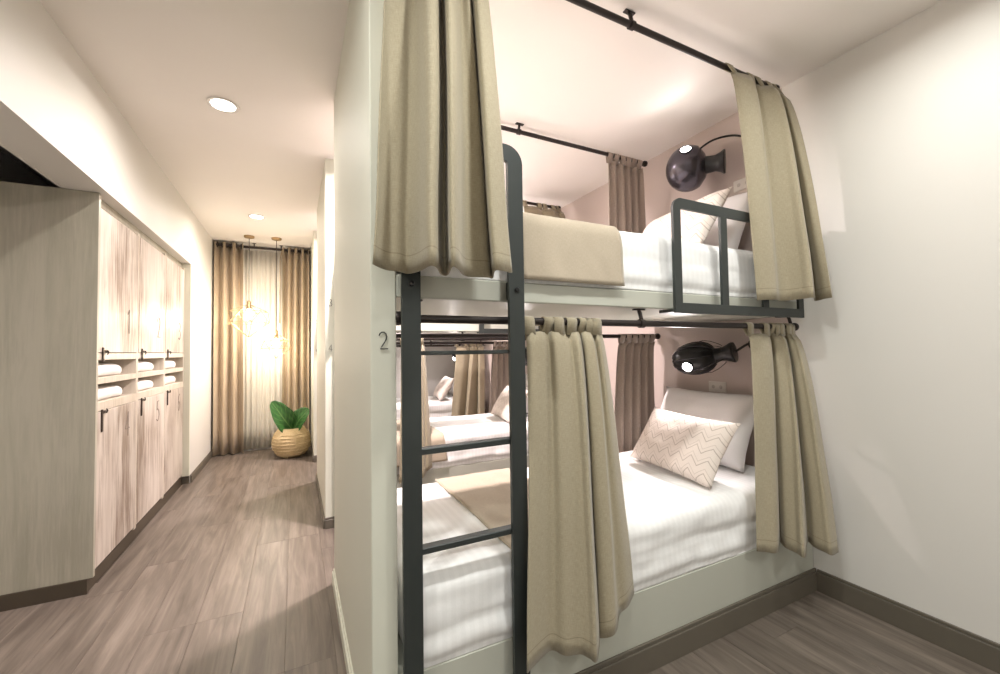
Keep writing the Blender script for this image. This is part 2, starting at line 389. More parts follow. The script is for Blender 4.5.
def make_bunk():
    t = empty('bunk_bed', ((PX1 + WX) / 2, FY, 0)); ox, oy = t.location.x, t.location.y
    def sub(bm, name, mat, parent, smooth_=False):
        for v in bm.verts:
            v.co.x -= ox; v.co.y -= oy
        return link(name, tomesh(bm, name, smooth_, 40), mat, parent)
    bm = bmesh.new(); boxbm(bm, PX1 + .001, WX - .001, FY, RY, 0, LZ0, .004); sub(bm, 'bed_base', BUNKP, t)
    bm = bmesh.new(); boxbm(bm, PX1 + .001, WX - .001, FY, RY, UZ0, UZ1, .004); sub(bm, 'upper_platform', BUNKP, t)
    lx, rx, zt = .295, .636, 1.853
    bm = bmesh.new(); r = .032
    flatbar(bm, [(lx, 0)] + [(lx, z) for z in (.4, .9, 1.4)] + arc(lx + r, zt - r, r, 180, 90) + arc(rx - r, zt - r, r, 90, 0) + [(rx, 1.4), (rx, .9), (rx, .4), (rx, 0)], .054, FY - .046, FY - .032)
    lad = sub(bm, 'ladder', STEEL, t); lad['label'] = 'charcoal flat-bar steel ladder hoop'
    for z in (1.215, .932, .651):
        bm = bmesh.new(); boxbm(bm, lx, rx, FY - .034, FY - .008 if z > 1.1 else FY - .002, z - .006 if z > 1.1 else z - .009, z + .006 if z > 1.1 else z + .009, .002); sub(bm, 'rung', STEEL, lad)
    for x in (lx, rx):
        bm = bmesh.new(); lathebm(bm, [(.001, 0), (.008, 0), (.0085, .004), (.006, .007), (.001, .0075)], 14, Matrix.Translation((x - .0, FY - .046, 1.412)) @ Matrix.Rotation(math.radians(90), 4, 'X'), False); sub(bm, 'bolt', BLACK, lad, True)
        bm = bmesh.new(); boxbm(bm, x - .015, x + .015, FY - .033, FY, 1.385, 1.44); sub(bm, 'standoff', STEEL, lad)
    gl, gr, gt, gb = 1.376, 2.232, 1.806, 1.380
    bm = bmesh.new(); r = .026
    flatbar(bm, [(gl, gb - .02), (gl, 1.6)] + arc(gl + r, gt - r, r, 180, 90) + [(1.8, gt), (gr + .02, gt)], .042, FY - .046, FY - .034)
    gd = sub(bm, 'guard_rail', STEEL, t); gd['label'] = 'charcoal flat-bar guard rail frame'
    bm = bmesh.new(); boxbm(bm, gl + .02, gr + .022, FY - .046, FY - .034, gb - .021, gb + .021, .001); sub(bm, 'bottom_rail', STEEL, gd)
    for x in (1.664, 1.95, gr):
        bm = bmesh.new(); boxbm(bm, x - .021, x + .021, FY - .0455, FY - .0345, gb + .019, gt - .019); sub(bm, 'post', STEEL, gd)
    for x in (gl + .03, gr - .01):
        bm = bmesh.new(); boxbm(bm, x - .03, x + .012, FY - .036, FY + .06, 1.366, 1.3775, .002); sub(bm, 'fixing_strap', STEEL, gd)
    return t
bunks = [make_bunk()]
for k in (1, 2): bunks.append(copy_tree(bunks[0], PER * k))
for b, nm in zip(bunks, ('nearest built-in bunk bed with pale base, its end panel marked 2', 'built-in bunk bed across the aisle behind the bunk marked 2', 'built-in bunk bed against the end wall, past the second aisle')): tag(b, nm, 'bunk bed', 'built-in bunk beds')
# numerals on the partition ends
DIG = {'1': [[(.25, .8), (.55, 1), (.55, 0)]],
       '2': [[(.02, .78), (.10, .92), (.28, 1), (.5, 1), (.70, .9), (.76, .74), (.72, .58), (.55, .38), (.30, .15), (.14, 0), (.9, 0)]],
       '3': [[(.1, .9), (.35, 1), (.65, .95), (.75, .78), (.62, .6), (.4, .54), (.68, .46), (.8, .26), (.65, .05), (.35, 0), (.08, .1)]],
       '4': [[(.62, 0), (.62, 1), (.05, .32), (.9, .32)]],
       '5': [[(.8, 1), (.25, 1), (.18, .56), (.45, .62), (.72, .52), (.8, .3), (.68, .08), (.4, 0), (.12, .1)]],
       '6': [[(.7, .98), (.4, .85), (.2, .55), (.15, .28), (.3, .04), (.55, 0), (.78, .15), (.78, .4), (.58, .55), (.32, .5), (.18, .34)]]}
def numeral(ch, origin, ux, uz, w, h, r, mat, parent=None):
    bm = bmesh.new(); o = Vector(origin); ux = Vector(ux); uz = Vector(uz)
    for st in DIG[ch]:
        tubebm(bm, [o + ux * (p[0] * w) + uz * (p[1] * h) for p in st], r, 6)
    return link('numeral', tomesh(bm, 'numeral'), mat, parent)
for ch, k, z in (('2', 0, 1.229), ('4', 1, 1.229), ('3', 1, 1.55), ('6', 2, 1.229), ('5', 2, 1.55)):
    n = numeral(ch, (.2125, FY + PER * k - .004, z), (1, 0, 0), (0, 0, 1), .028, .047, .0018, NUM)
    tag(n, 'thin dark numeral %s on the end of %s partition' % (('one', 'two', 'three', 'four', 'five', 'six')[int(ch) - 1], ('the nearest', 'the middle', 'the farthest')[k]), 'number sign', 'bunk numerals on the partition ends')
# ------------------------------------------------------------------ curtain rods
def make_rod(name, y, z, zfix, x0=PX1 + .01, x1=2.285, up=True):
    t = empty(name, (x0, y, z)); L = x1 - x0
    tube('pole', [(0, 0, 0), (L, 0, 0)], .0128, ROD, t, 14)
    for s, x in ((1, L), (-1, 0)):
        lathe('end_cap', [(.001, -.012), (.018, -.012), (.021, -.006), (.021, .006), (.018, .012), (.001, .012)], ROD, t, 18, Matrix.Translation((x, 0, 0)) @ Matrix.Rotation(math.radians(90), 4, 'Y'), False)
    d = zfix - z
    for x in ((.05, 1.235 - x0, L - .03) if z < 1.5 and y < 1.7 else (.05, 1.235 - x0)):
        bm = bmesh.new(); oy = .012 if y < 1.7 else -.012
        tubebm(bm, [(x, 0, -.012), (x, 0, d * .3), (x, oy * .5, d * .7), (x, oy, d - .003)], .008, 8)
        boxbm(bm, x - .026, x + .026, oy - .010, oy + .010, d - .006, d - .0005, .001)
        lathebm(bm, [(.0129, -.011), (.0175, -.011), (.0175, .011), (.0129, .011)], 14, Matrix.Translation((x, 0, 0)) @ Matrix.Rotation(math.radians(90), 4, 'Y'), False)
        link('bracket', tomesh(bm, 'bracket', True, 35), ROD, t)
    return t
RODG = 'dark curtain rods of the bunks'
LRY = FY + .02
rods = []
for nm, y, z, zf, lb in (('upper front', FY + .032, 2.545, CEIL, 'dark ceiling-hung curtain rod along the upper front of '), ('lower front', LRY, 1.318, UZ0, 'dark curtain rod under the upper platform front of '),
                      ('upper rear', RY + .055, 2.565, CEIL, 'dark ceiling-hung curtain rod along the upper rear of '), ('lower rear', RY - .02, 1.302, UZ0, 'dark curtain rod under the rear of the platform of ')):
    r0 = make_rod('curtain_rod', y, z, zf, PX1 + .01, 2.215 if nm == 'upper front' else 2.285) 
    for k in range(3):
        r = r0 if k == 0 else copy_tree(r0, PER * k); tag(r, lb + BN[k], 'curtain rod', RODG)
        if k and 'lower' in nm: r.location.z -= .0
# ------------------------------------------------------------------ curtains
def catmull(P, n):
    out = []
    for i in range(len(P) - 1):
        p0 = P[max(i - 1, 0)]; p1 = P[i]; p2 = P[i + 1]; p3 = P[min(i + 2, len(P) - 1)]
        for j in range(n):
            t = j / n; out.append(tuple(.5 * ((2 * b) + (c - a) * t + (2 * a - 5 * b + 4 * c - d) * t * t + (-a + 3 * b - 3 * c + d) * t ** 3) for a, b, c, d in zip(p0, p1, p2, p3)))
    out.append(P[-1]); return out
def make_curtain(top, bot, z0, zb, rod_y, rod_z, ntab, mat=LINEN, n=6, rows=26, yp=.5, seed=0, name='curtain', tabs=True, tabw=.042):
    """top/bot: control points (x,y); cloth hangs from z0 to zb(s) ; tabs loop over the rod"""
    T = catmull(top, n); B = catmull(bot, n); NN = len(T)
    base = Vector((sum(p[0] for p in top) / len(top), rod_y, rod_z)); t = empty(name, base)
    bm = bmesh.new(); uvl = bm.loops.layers.uv.new('UVMap'); grid = []; us = [0]
    for i in range(1, NN): us.append(us[-1] + math.hypot(B[i][0] - B[i - 1][0], B[i][1] - B[i - 1][1]))
    for j in range(rows + 1):
        v = j / rows; row = []
        for i in range(NN):
            s = i / (NN - 1); zz = zb(s) if callable(zb) else zb
            wx = v ** .9; wy = v ** yp
            x = T[i][0] * (1 - wx) + B[i][0] * wx; y = T[i][1] * (1 - wy) + B[i][1] * wy
            a = .006 * v; x += a * noise.noise(Vector((s * 6, v * 3, seed))); y += a * noise.noise(Vector((s * 6, v * 3, seed + 9)))
            zt = z0 - .004 * abs(math.sin(s * ntab * math.pi))
            row.append(bm.verts.new((x - base.x, y - base.y, zt * (1 - v) + zz * v - base.z)))
        grid.append(row)
    H = z0 - (zb(.5) if callable(zb) else zb)
    for j in range(rows):
        for i in range(NN - 1):
            f = bm.faces.new((grid[j][i], grid[j][i + 1], grid[j + 1][i + 1], grid[j + 1][i]))
            for lp, (a, b) in zip(f.loops, ((i, j), (i + 1, j), (i + 1, j + 1), (i, j + 1))): lp[uvl].uv = (us[a], H * (1 - b / rows))
    me = bpy.data.meshes.new('cloth'); bm.to_mesh(me); bm.free()
    for p in me.polygons: p.use_smooth = True
    c = link('cloth', me, mat, t)
    sm = c.modifiers.new('thick', 'SOLIDIFY'); sm.thickness = .0035; sm.offset = 0
    if tabs:
        for q in range(ntab):
            i = min(NN - 1, int(round((q + .5) / ntab * (NN - 1)))); x, y = T[i]
            bm = bmesh.new(); R = .0158; w = tabw / 2; path = []
            zb_ = z0 - rod_z - .012; yo = y - rod_y
            path.append((yo - .002, zb_))
            for a in range(180, -1, -20): path.append((-R * math.cos(math.radians(180 - a)) if False else R * math.cos(math.radians(a)), R * math.sin(math.radians(a))))
            path.append((yo + .004, zb_))
            uvl = bm.loops.layers.uv.new('UVMap')
            vr = [[bm.verts.new((x - base.x + sx * w, p[0], p[1])) for sx in (-1, 1)] for p in path]
            for ii, (A, Bq) in enumerate(zip(vr, vr[1:])):
                f = bm.faces.new((A[0], A[1], Bq[1], Bq[0]))
                for lp, uv in zip(f.loops, ((0, ii * .02 + .1), (.04, ii * .02 + .1), (.04, ii * .02 + .12), (0, ii * .02 + .12))): lp[uvl].uv = uv
            me = bpy.data.meshes.new('tab'); bm.to_mesh(me); bm.free()
            for p in me.polygons: p.use_smooth = True
            tb = link('tab', me, mat, t); sm = tb.modifiers.new('thick', 'SOLIDIFY'); sm.thickness = .003; sm.offset = 0
    return t
def ctrl(rows, zt, zb, f=0):
    rows = [((a - f * c) / (1 - f), b, c, d) for a, b, c, d in rows]
    top = [(xat(a, b, zt), b) for a, b, c, d in rows]; bot = [(xat(c, d, zb), d) for a, b, c, d in rows]
    return top, bot
CUR = {}
tp, bt = ctrl([(385, 1.195, 373, 1.085), (391, 1.175, 386, 1.13), (402, 1.175, 398, 1.125), (409, 1.19, 409, 1.13), (415, 1.215, 420, 1.07), (423, 1.18, 430, 0.985), (434, 1.165, 437, 0.99), (438.5, 1.21, 441, 1.07), (442, 1.21, 447, 1.08), (444, 1.17, 451, 0.975), (452, 1.165, 458, 0.99), (459, 1.195, 468, 1.09), (468, 1.17, 488, 1.1), (471, 1.21, 492, 1.12), (475, 1.175, 495, 1.02), (487, 1.175, 512, 1.05)], 2.3, 1.43, .2)
CUR['UL'] = make_curtain(tp, bt, 2.505, lambda s: 1.445 - .016 * math.sin(s * 3.1), FY + .032, 2.545, 7, yp=.62, seed=1)
tp, bt = ctrl([(525, 1.225, 527, 1.095), (530, 1.2, 536, 1.115), (541, 1.21, 548, 1.13), (547, 1.23, 556, 1.12), (553, 1.2, 566, 1.095), (562, 1.21, 580, 1.09), (567, 1.23, 590, 1.065), (575, 1.2, 596, 1.05), (580, 1.235, 598.5, 1.135), (583, 1.205, 601, 1.105), (590, 1.205, 615, 1.075), (592, 1.23, 619, 1.115), (597, 1.205, 627, 1.12), (601, 1.23, 634, 1.165)], 1.28, .3)
CUR['LL'] = make_curtain(tp, bt, 1.283, lambda s: .262 + .01 * math.sin(s * 9) + (.06 * smooth((s - .62) / .38)), LRY, 1.318, 7, seed=2, yp=.6)
tp, bt = ctrl([(748, 1.215, 757, 1.135), (753, 1.205, 766, 1.12), (767, 1.205, 777, 1.1), (769, 1.235, 779.5, 1.16), (773, 1.215, 786, 1.12), (779, 1.205, 797, 1.075), (782, 1.2, 805, 1.045), (783.5, 1.235, 807.5, 1.125), (786, 1.215, 815, 1.085), (789, 1.205, 825, 1.045), (791, 1.2, 832, 1.02), (795, 1.22, 838, 1.03)], 1.28, .3)
CUR['LR'] = make_curtain(tp, bt, 1.283, lambda s: .338 - .055 * s, LRY, 1.318, 8, seed=3, yp=.6)
tp, bt = ctrl([(731, 1.205, 757, 1.115), (738, 1.19, 765, 1.095), (752, 1.185, 777, 1.08), (754, 1.22, 780, 1.115), (759, 1.205, 788, 1.1), (768, 1.19, 802, 1.05), (775, 1.18, 814, 1.01), (777, 1.215, 816.5, 1.09), (781, 1.195, 824, 1.035), (785, 1.205, 832, 1.0)], 2.4, 1.43)
CUR['UR'] = make_curtain(tp, bt, 2.503, lambda s: 1.422 + .016 * s, FY + .032, 2.545, 5, yp=.62, seed=4)
def pleats(x0, x1, y, amp, n): return [(x0 + (x1 - x0) * i / (2 * n), y + (amp if i % 2 else -amp) * (.6 + .6 * random.random())) for i in range(2 * n + 1)]
def pair(x0, x1, xb0, xb1, y, yb, a, ab, n): 
    st = random.getstate(); A = pleats(x0, x1, y, a, n); random.setstate(st); return A, pleats(xb0, xb1, yb, ab, n)
A, Bt = pair(1.93, 2.255, 1.90, 2.27, RY + .055, RY + .055, .015, .028, 5); CUR['RU'] = make_curtain(A, Bt, 2.523, 1.40, RY + .055, 2.565, 6, LINEN_PINKLIT, seed=5)
A, Bt = pair(1.93, 2.255, 1.88, 2.28, RY - .02, RY + .035, .012, .028, 5); CUR['RL'] = make_curtain(A, Bt, 1.267, .30, RY - .02, 1.302, 6, LINEN_PINKLIT, seed=6, yp=.35)
CL = {'UL': 'beige tab-top curtain gathered over the ladder top of ', 'LL': 'beige tab-top curtain beside the ladder of the lower bed, ', 'LR': 'beige tab-top curtain at the lower bed head, front side, ',
      'UR': 'beige tab-top curtain falling over the guard rail of ', 'RU': 'gathered linen curtain with pink light tinted in, behind the upper bed head of ', 'RL': 'gathered linen curtain with pink light tinted in, behind the lower bed head of '}
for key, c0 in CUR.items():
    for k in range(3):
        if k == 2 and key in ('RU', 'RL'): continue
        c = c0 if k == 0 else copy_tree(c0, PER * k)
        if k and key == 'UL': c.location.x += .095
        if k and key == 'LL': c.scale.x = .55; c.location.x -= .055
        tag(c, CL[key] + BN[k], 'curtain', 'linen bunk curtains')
# ------------------------------------------------------------------ bedding
def rbox(lx, ly, lz, r, nx, ny, nz):
    """rounded box, base at z=0, centred in x,y"""
    bm = bmesh.new(); cache = {}
    def V(i, j, k):
        key = (i, j, k)
        if key not in cache:
            p = Vector((-lx / 2 + lx * i / nx, -ly / 2 + ly * j / ny, lz * k / nz)); q = Vector(p)
            c = Vector((max(-lx / 2 + r, min(lx / 2 - r, p.x)), max(-ly / 2 + r, min(ly / 2 - r, p.y)), max(min(r, lz / 2), min(lz - r, p.z))))
            d = p - c
            if d.length > 1e-6: q = c + d.normalized() * min(r, max(abs(d.x), abs(d.y), abs(d.z)))
            cache[key] = bm.verts.new(q)
        return cache[key]
    for i in range(nx):
        for j in range(ny):
            for k in (0, nz): bm.faces.new((V(i, j, k), V(i + 1, j, k), V(i + 1, j + 1, k), V(i, j + 1, k)))
    for i in range(nx):
        for k in range(nz):
            for j in (0, ny): bm.faces.new((V(i, j, k), V(i + 1, j, k), V(i + 1, j, k + 1), V(i, j, k + 1)))
    for j in range(ny):
        for k in range(nz):
            for i in (0, nx): bm.faces.new((V(i, j, k), V(i, j + 1, k), V(i, j + 1, k + 1), V(i, j, k + 1)))
    return bm
def make_mattress(z0, z1, y0, y1, seed, messy=1.0):
    x0, x1 = PX1 + .03, WX - .03; lx, ly, lz = x1 - x0, y1 - y0, z1 - z0
    bm = rbox(lx, ly, lz, .055, 150, 36, 18)
    bmesh.ops.recalc_face_normals(bm, faces=bm.faces[:]); bm.normal_update()
    ds = []
    for v in bm.verts:
        p = v.co; n = v.normal; S = Vector((seed, 0, 0))
        d = .004 * fbm(Vector((p.x * 2.2, p.y * 3, p.z * 6)) + S)
        if n.y < -.3:                                   # draped front side: soft folds and creases
            h = p.z / lz
            cr = noise.noise(Vector((p.x * 3.1 + h * 1.6, h * 2.3, seed + 3)))
            d += messy * (.010 * cr + .007 * noise.noise(Vector((p.x * 9, h * 5, seed + 5))) - .006 * math.exp(-((h - .42 - .10 * math.sin(p.x * 2.3 + seed)) / .06) ** 2) + .005 * math.exp(-((h - .16 - .05 * math.sin(p.x * 3.7 + seed)) / .10) ** 2))
        ds.append(d)
    for v, d in zip(bm.verts, ds):
        p = v.co; low = 1 - smooth(p.z / .05)
        v.co = p + v.normal * d
        if p.y < -ly / 2 + .06 and p.z < .05: v.co.y = min(v.co.y, -ly / 2 + .006); v.co.z = max(v.co.z, .0)
        if v.co.z < 0: v.co.z = 0
    me = tomesh(bm, 'mattress', True)
    return link('mattress', me, WHITE, None, ((x0 + x1) / 2, (y0 + y1) / 2, z0))
ML = make_mattress(LZ0 + .001, LZT, FY - .004, RY - .05, 1.3, 1.0); MU = make_mattress(UZ1 + .001, UZT, FY - .002, RY - .05, 7.7, .55)
for k in range(3):
    a = ML if k == 0 else copy_tree(ML, PER * k); tag(a, 'lower mattress in striped white cover, ' + BN[k], 'mattress', 'lower bed mattresses')
    a = MU if k == 0 else copy_tree(MU, PER * k); tag(a, 'upper mattress in striped white cover, ' + BN[k], 'mattress', 'upper bed mattresses')
def make_runner(x0, x1, z0, z1, y0, y1, drop, seed):
    """cloth laid over the mattress, dropping down its front side"""
    prof = []; r = .058; off = .012
    yb, yf, zt = y1 - .03, y0 - off, z1 + .007
    prof += [(yb - (yb - yf - r) * i / 14, zt) for i in range(15)]
    prof += [(yf + r - r * math.sin(math.radians(a)), zt - r + r * math.cos(math.radians(a))) for a in (15, 30, 45, 60, 75, 90)]
    zz = zt - r; prof += [(yf - .006 * i / 10, zz - (zz - drop) * i / 10) for i in range(1, 11)]
    NX = 24; bm = bmesh.new(); uvl = bm.loops.layers.uv.new('UVMap'); g = []
    for j, (y, z) in enumerate(prof):
        g.append([bm.verts.new((x0 + (x1 - x0) * i / NX + .006 * noise.noise(Vector((j * .2, seed, i * .1))) - (0 if j < 18 else -.0012 * (j - 18)), y - (.006 * abs(noise.noise(Vector((i * .22, j * .15, seed)))) if j > 15 else 0), z + (.003 * noise.noise(Vector((i * .3, j * .3, seed))) if j < 15 else 0))) for i in range(NX + 1)])
    for j in range(len(prof) - 1):
        for i in range(NX):
            f = bm.faces.new((g[j][i], g[j][i + 1], g[j + 1][i + 1], g[j + 1][i]))
            for lp, (a, b) in zip(f.loops, ((i, j), (i + 1, j), (i + 1, j + 1), (i, j + 1))): lp[uvl].uv = (a * .02, 1 - b * .03)
    me = bpy.data.meshes.new('bed_runner'); bm.to_mesh(me); bm.free()
    for p in me.polygons: p.use_smooth = True
    o = link('bed_runner', me, RUNNERM); m = o.modifiers.new('thick', 'SOLIDIFY'); m.thickness = .006; m.offset = 0
    return o
R1 = make_runner(.64, 1.06, LZ0, LZT, FY - .004, RY - .05, .36, 2)
for k in range(3):
    a = R1 if k == 0 else copy_tree(R1, PER * k); tag(a, 'sand coloured runner across the lower bed of ' + BN[k], 'bed runner', 'lower bed runners')
R2 = make_runner(.66, 1.10, UZ1, UZT, FY - .002, RY - .05, 1.455, 5); tag(R2, 'sand coloured runner across the upper bed beside the ladder top', 'bed runner')
def make_pillow(name, w, h, t, mat, seed, pinch=.07):
    bm = bmesh.new(); uvl = bm.loops.layers.uv.new('UVMap'); nu, nv = 28, 20; S = []
    for side in (1, -1):
        g = []
        for j in range(nv + 1):
            row = []
            for i in range(nu + 1):
                u = -1 + 2 * i / nu; v = -1 + 2 * j / nv
                th = t / 2 * ((1 - abs(u) ** 3.2) * (1 - abs(v) ** 3.2)) ** .55
                x = w / 2 * u * (1 - pinch * (1 - v * v) * u * u); y = h / 2 * v * (1 - pinch * (1 - u * u) * v * v)
                nz = .010 * fbm(Vector((u * 1.8, v * 1.8, seed + side))) * (1 - u ** 4) * (1 - v ** 4) + .003 * noise.noise(Vector((u * 9, v * 9, seed)))*(1 - u ** 4) * (1 - v ** 4)
                row.append((bm.verts.new((x, y, side * (th + nz))), (x, y)))
            g.append(row)
        for j in range(nv):
            for i in range(nu):
                q = [g[j][i], g[j][i + 1], g[j + 1][i + 1], g[j + 1][i]]
                if side < 0: q = q[::-1]
                f = bm.faces.new([a[0] for a in q])
                for lp, a in zip(f.loops, q): lp[uvl].uv = (a[1][0] + 1, a[1][1] + 1)
    bmesh.ops.remove_doubles(bm, verts=bm.verts[:], dist=.0008)
    me = tomesh(bm, name, True); return link(name, me, mat)
def lean(o, loc, lean_deg, yaw=0, roll=0):
    """pillow local x -> along -Y (left to right seen from the foot), local y -> up, local z -> toward the foot (-X)"""
    m = Matrix(((0, 0, -1), (-1, 0, 0), (0, 1, 0))).to_4x4()
    o.matrix_world = Matrix.Translation(loc) @ Matrix.Rotation(math.radians(yaw), 4, 'Z') @ Matrix.Rotation(math.radians(lean_deg), 4, 'Y') @ m @ Matrix.Rotation(math.radians(roll), 4, 'Z')
def pillows(z, k, first):
    out = []
    for nm, dims, mat, loc, ln, yaw, lab, cat in (
        ('pillow', (.66, .44, .17), WHITEP, (2.175, 1.70, z + .205), 28, 0, 'plump white pillow on ', 'pillow'),
        ('cushion', (.62, .34, .12), CHEV, (1.83, 1.565, z + .158), 33, -9, 'cream chevron cushion on ', 'cushion')):
        o = make_pillow(nm, *dims, mat, z * 3 + (nm == 'cushion')); lean(o, Vector(loc), ln, yaw); out.append((o, lab, cat))
    return out
for z, w in ((LZT, 'the lower bed'), (UZT, 'the upper bed')):
    for o, lab, cat in pillows(z, 0, True):
        for k in range(3 if z == LZT else 1):
            a = o if k == 0 else copy_tree(o, PER * k); tag(a, lab + (w + ' of ' + BN[k] if k else w + ' of the bunk marked 2'), cat, 'pillows and cushions on the beds')
# ------------------------------------------------------------------ wall lamps
def make_lamp(lit):
    """black wall light: domed head, waisted neck with flared end, arm to the wall"""
    t = empty('wall_lamp', (WX, 1.50, 0))
    def rel(p): return Vector(p) - t.location
    if not lit:
        z = 2.30; c = Vector((2.125, 1.695, z)); ax = (Vector((2.215, 1.545, z - .005)) - c).normalized()
        q = (-ax).to_track_quat('Z', 'Y').to_matrix().to_4x4(); mt = Matrix.Translation(rel(c)) @ q
        R = .134
        prof = [(R * math.sin(math.radians(a)) if a > 0 else .001, R * math.cos(math.radians(a)) * .92) for a in range(0, 121, 8)] + [(.098, -.075), (.07, -.095), (.055, -.10)]
        lathe('dome', prof, BLACKG, t, 40, mt, True, 50)
        lathe('neck', [(.052, -.085), (.048, -.12), (.046, -.15), (.056, -.175), (.068, -.192), (.066, -.20), (.03, -.203), (.001, -.203)], BLACK, t, 28, mt, False)
        arm = [c + Vector((.03, -.06, .10)), c + Vector((.07, -.12, .135)), c + Vector((.14, -.19, .145)), c + Vector((WX - c.x, -.235, .13))]
        tube('arm', [rel(Vector(p)) for p in catmull([tuple(a) for a in arm], 6)], .006, BLACK, t, 8)
        e = rel(arm[-1])
        d = Vector((-.64, -.44, .48)).normalized(); qd = d.to_track_quat('Z', 'Y').to_matrix().to_4x4(); p0 = rel(c) + d * R * .985
        lathe('light_collar', [(.033, -.02), (.033, .006), (.030, .008), (.027, .004)], BLACKG, t, 28, Matrix.Translation(p0) @ qd, False)
        lathe('light', [(.001, .009), (.015, .007), (.027, .003), (.027, .001), (.001, .001)], LEDW, t, 28, Matrix.Translation(p0) @ qd, False)
        L = bpy.data.lights.new('reading_light', 'SPOT'); L.energy = 1.2; L.spot_size = math.radians(160); L.spot_blend = .5; L.shadow_soft_size = .03; L.color = (1, .90, .88)
        d2 = Vector((-1, -.05, .02)); lo = bpy.data.objects.new('reading_light', L); COL.objects.link(lo); lo.parent = t; lo.matrix_local = Matrix.Translation(p0 + d * .04) @ (-d2).to_track_quat('Z', 'Y').to_matrix().to_4x4()
    else:
        c = Vector((2.13, 1.675, 1.157)); ax = (Vector((2.20, 1.50, 1.19)) - c).normalized()
        q = (-ax).to_track_quat('Z', 'Y').to_matrix().to_4x4(); mt = Matrix.Translation(rel(c)) @ q @ Matrix.Diagonal((1, .86, 1, 1))
        prof = [(.001, .135), (.03, .132), (.06, .118), (.088, .088), (.104, .045), (.109, 0), (.104, -.04), (.085, -.075), (.058, -.10), (.05, -.105)]
        lathe('dome', prof, BLACK, t, 40, mt, True, 60)
        for a in range(0, 360, 45):                         # raised ribs over the ovoid head
            pts = [mt @ Vector(((r + .002) * math.cos(math.radians(a)), (r + .002) * math.sin(math.radians(a)), z)) for r, z in prof[1:-1]]
            tube('rib', pts, .003, BLACKG, t, 6)
        for a in range(20, 380, 60):                         # wire loops behind the head
            ca, sa = math.cos(math.radians(a)), math.sin(math.radians(a))
            pts = [mt @ Vector((r * ca, r * sa, z)) for r, z in ((.106, -.02), (.112, -.06), (.095, -.10), (.07, -.135), (.055, -.15))]
            tube('wire', pts, .002, BLACK, t, 6)
        lathe('neck', [(.05, -.09), (.044, -.125), (.046, -.15), (.058, -.175), (.068, -.195), (.064, -.205), (.03, -.208), (.001, -.208)], BLACK, t, 28, mt, False)
        arm = [mt @ Vector((0, 0, -.205)), rel((2.27, 1.475, 1.225)), rel((WX - .02, 1.47, 1.245)), rel((WX, 1.47, 1.245))]
        tube('arm', arm, .007, BLACK, t, 8); e = rel((WX, 1.47, 1.235))
        # lit LED on the head, seen from the foot of the bed
        d = Vector((-.89, -.23, -.40)); d.normalize(); qd = d.to_track_quat('Z', 'Y').to_matrix().to_4x4(); p0 = rel(c) + Vector((-.098, -.016, -.046))
        lathe('light_collar', [(.031, -.02), (.031, .010), (.028, .012), (.026, .008)], BLACKG, t, 24, Matrix.Translation(p0) @ qd, False)
        lathe('light', [(.001, .008), (.026, .008), (.026, .006), (.001, .006)], LEDW, t, 24, Matrix.Translation(p0) @ qd, False)
        L = bpy.data.lights.new('reading_light', 'SPOT'); L.energy = 12; L.spot_size = math.radians(150); L.spot_blend = .6; L.shadow_soft_size = .02; L.color = (1, .91, .90)
        lo = bpy.data.objects.new('reading_light', L); COL.objects.link(lo); lo.parent = t; lo.matrix_local = Matrix.Translation(p0 + d * .02) @ (-d).to_track_quat('Z', 'Y').to_matrix().to_4x4()
    lathe('wall_plate', [(.001, .006), (.026, .006), (.03, .003), (.03, 0)], BLACK, t, 24, Matrix.Translation((0, e.y, e.z)) @ Matrix.Rotation(math.radians(-90), 4, 'Y'), False)
    return t
l0 = make_lamp(False)
for k in range(3):
    a = l0 if k == 0 else copy_tree(l0, PER * k); tag(a, 'glossy black domed wall light over the upper bed, ' + BN[k], 'wall light', 'black wall lights over the upper beds')
l0 = make_lamp(True)
for k in range(3):
    a = l0 if k == 0 else copy_tree(l0, PER * k); tag(a, 'black ribbed wall light over the lower bed, ' + BN[k], 'wall light', 'black wall lights over the lower beds')
def socket(y, z, label):
    t = empty('power_socket', (WX, y, z)); tag(t, label, 'socket')
    bm = bmesh.new(); boxbm(bm, -.008, 0, -.058, .058, -.033, .033, .003, 2); link('plate', tomesh(bm, 'plate'), PLASTIC, t)
    for yy in (-.025, .025):
        bm = bmesh.new(); lathebm(bm, [(.001, .0085), (.011, .0085), (.0115, .0075)], 16, Matrix.Translation((0, yy, 0)) @ Matrix.Rotation(math.radians(-90), 4, 'Y'), False); link('outlet', tomesh(bm, 'outlet', True), plain('socket_grey', srgb(196, 188, 182), .4) if 'socket_grey' not in bpy.data.materials else bpy.data.materials['socket_grey'], t)
socket(1.70, .975, 'white double power socket on the mauve wall below the ribbed wall light')
socket(1.495, 2.17, 'white power socket on the mauve wall beside the domed wall light')
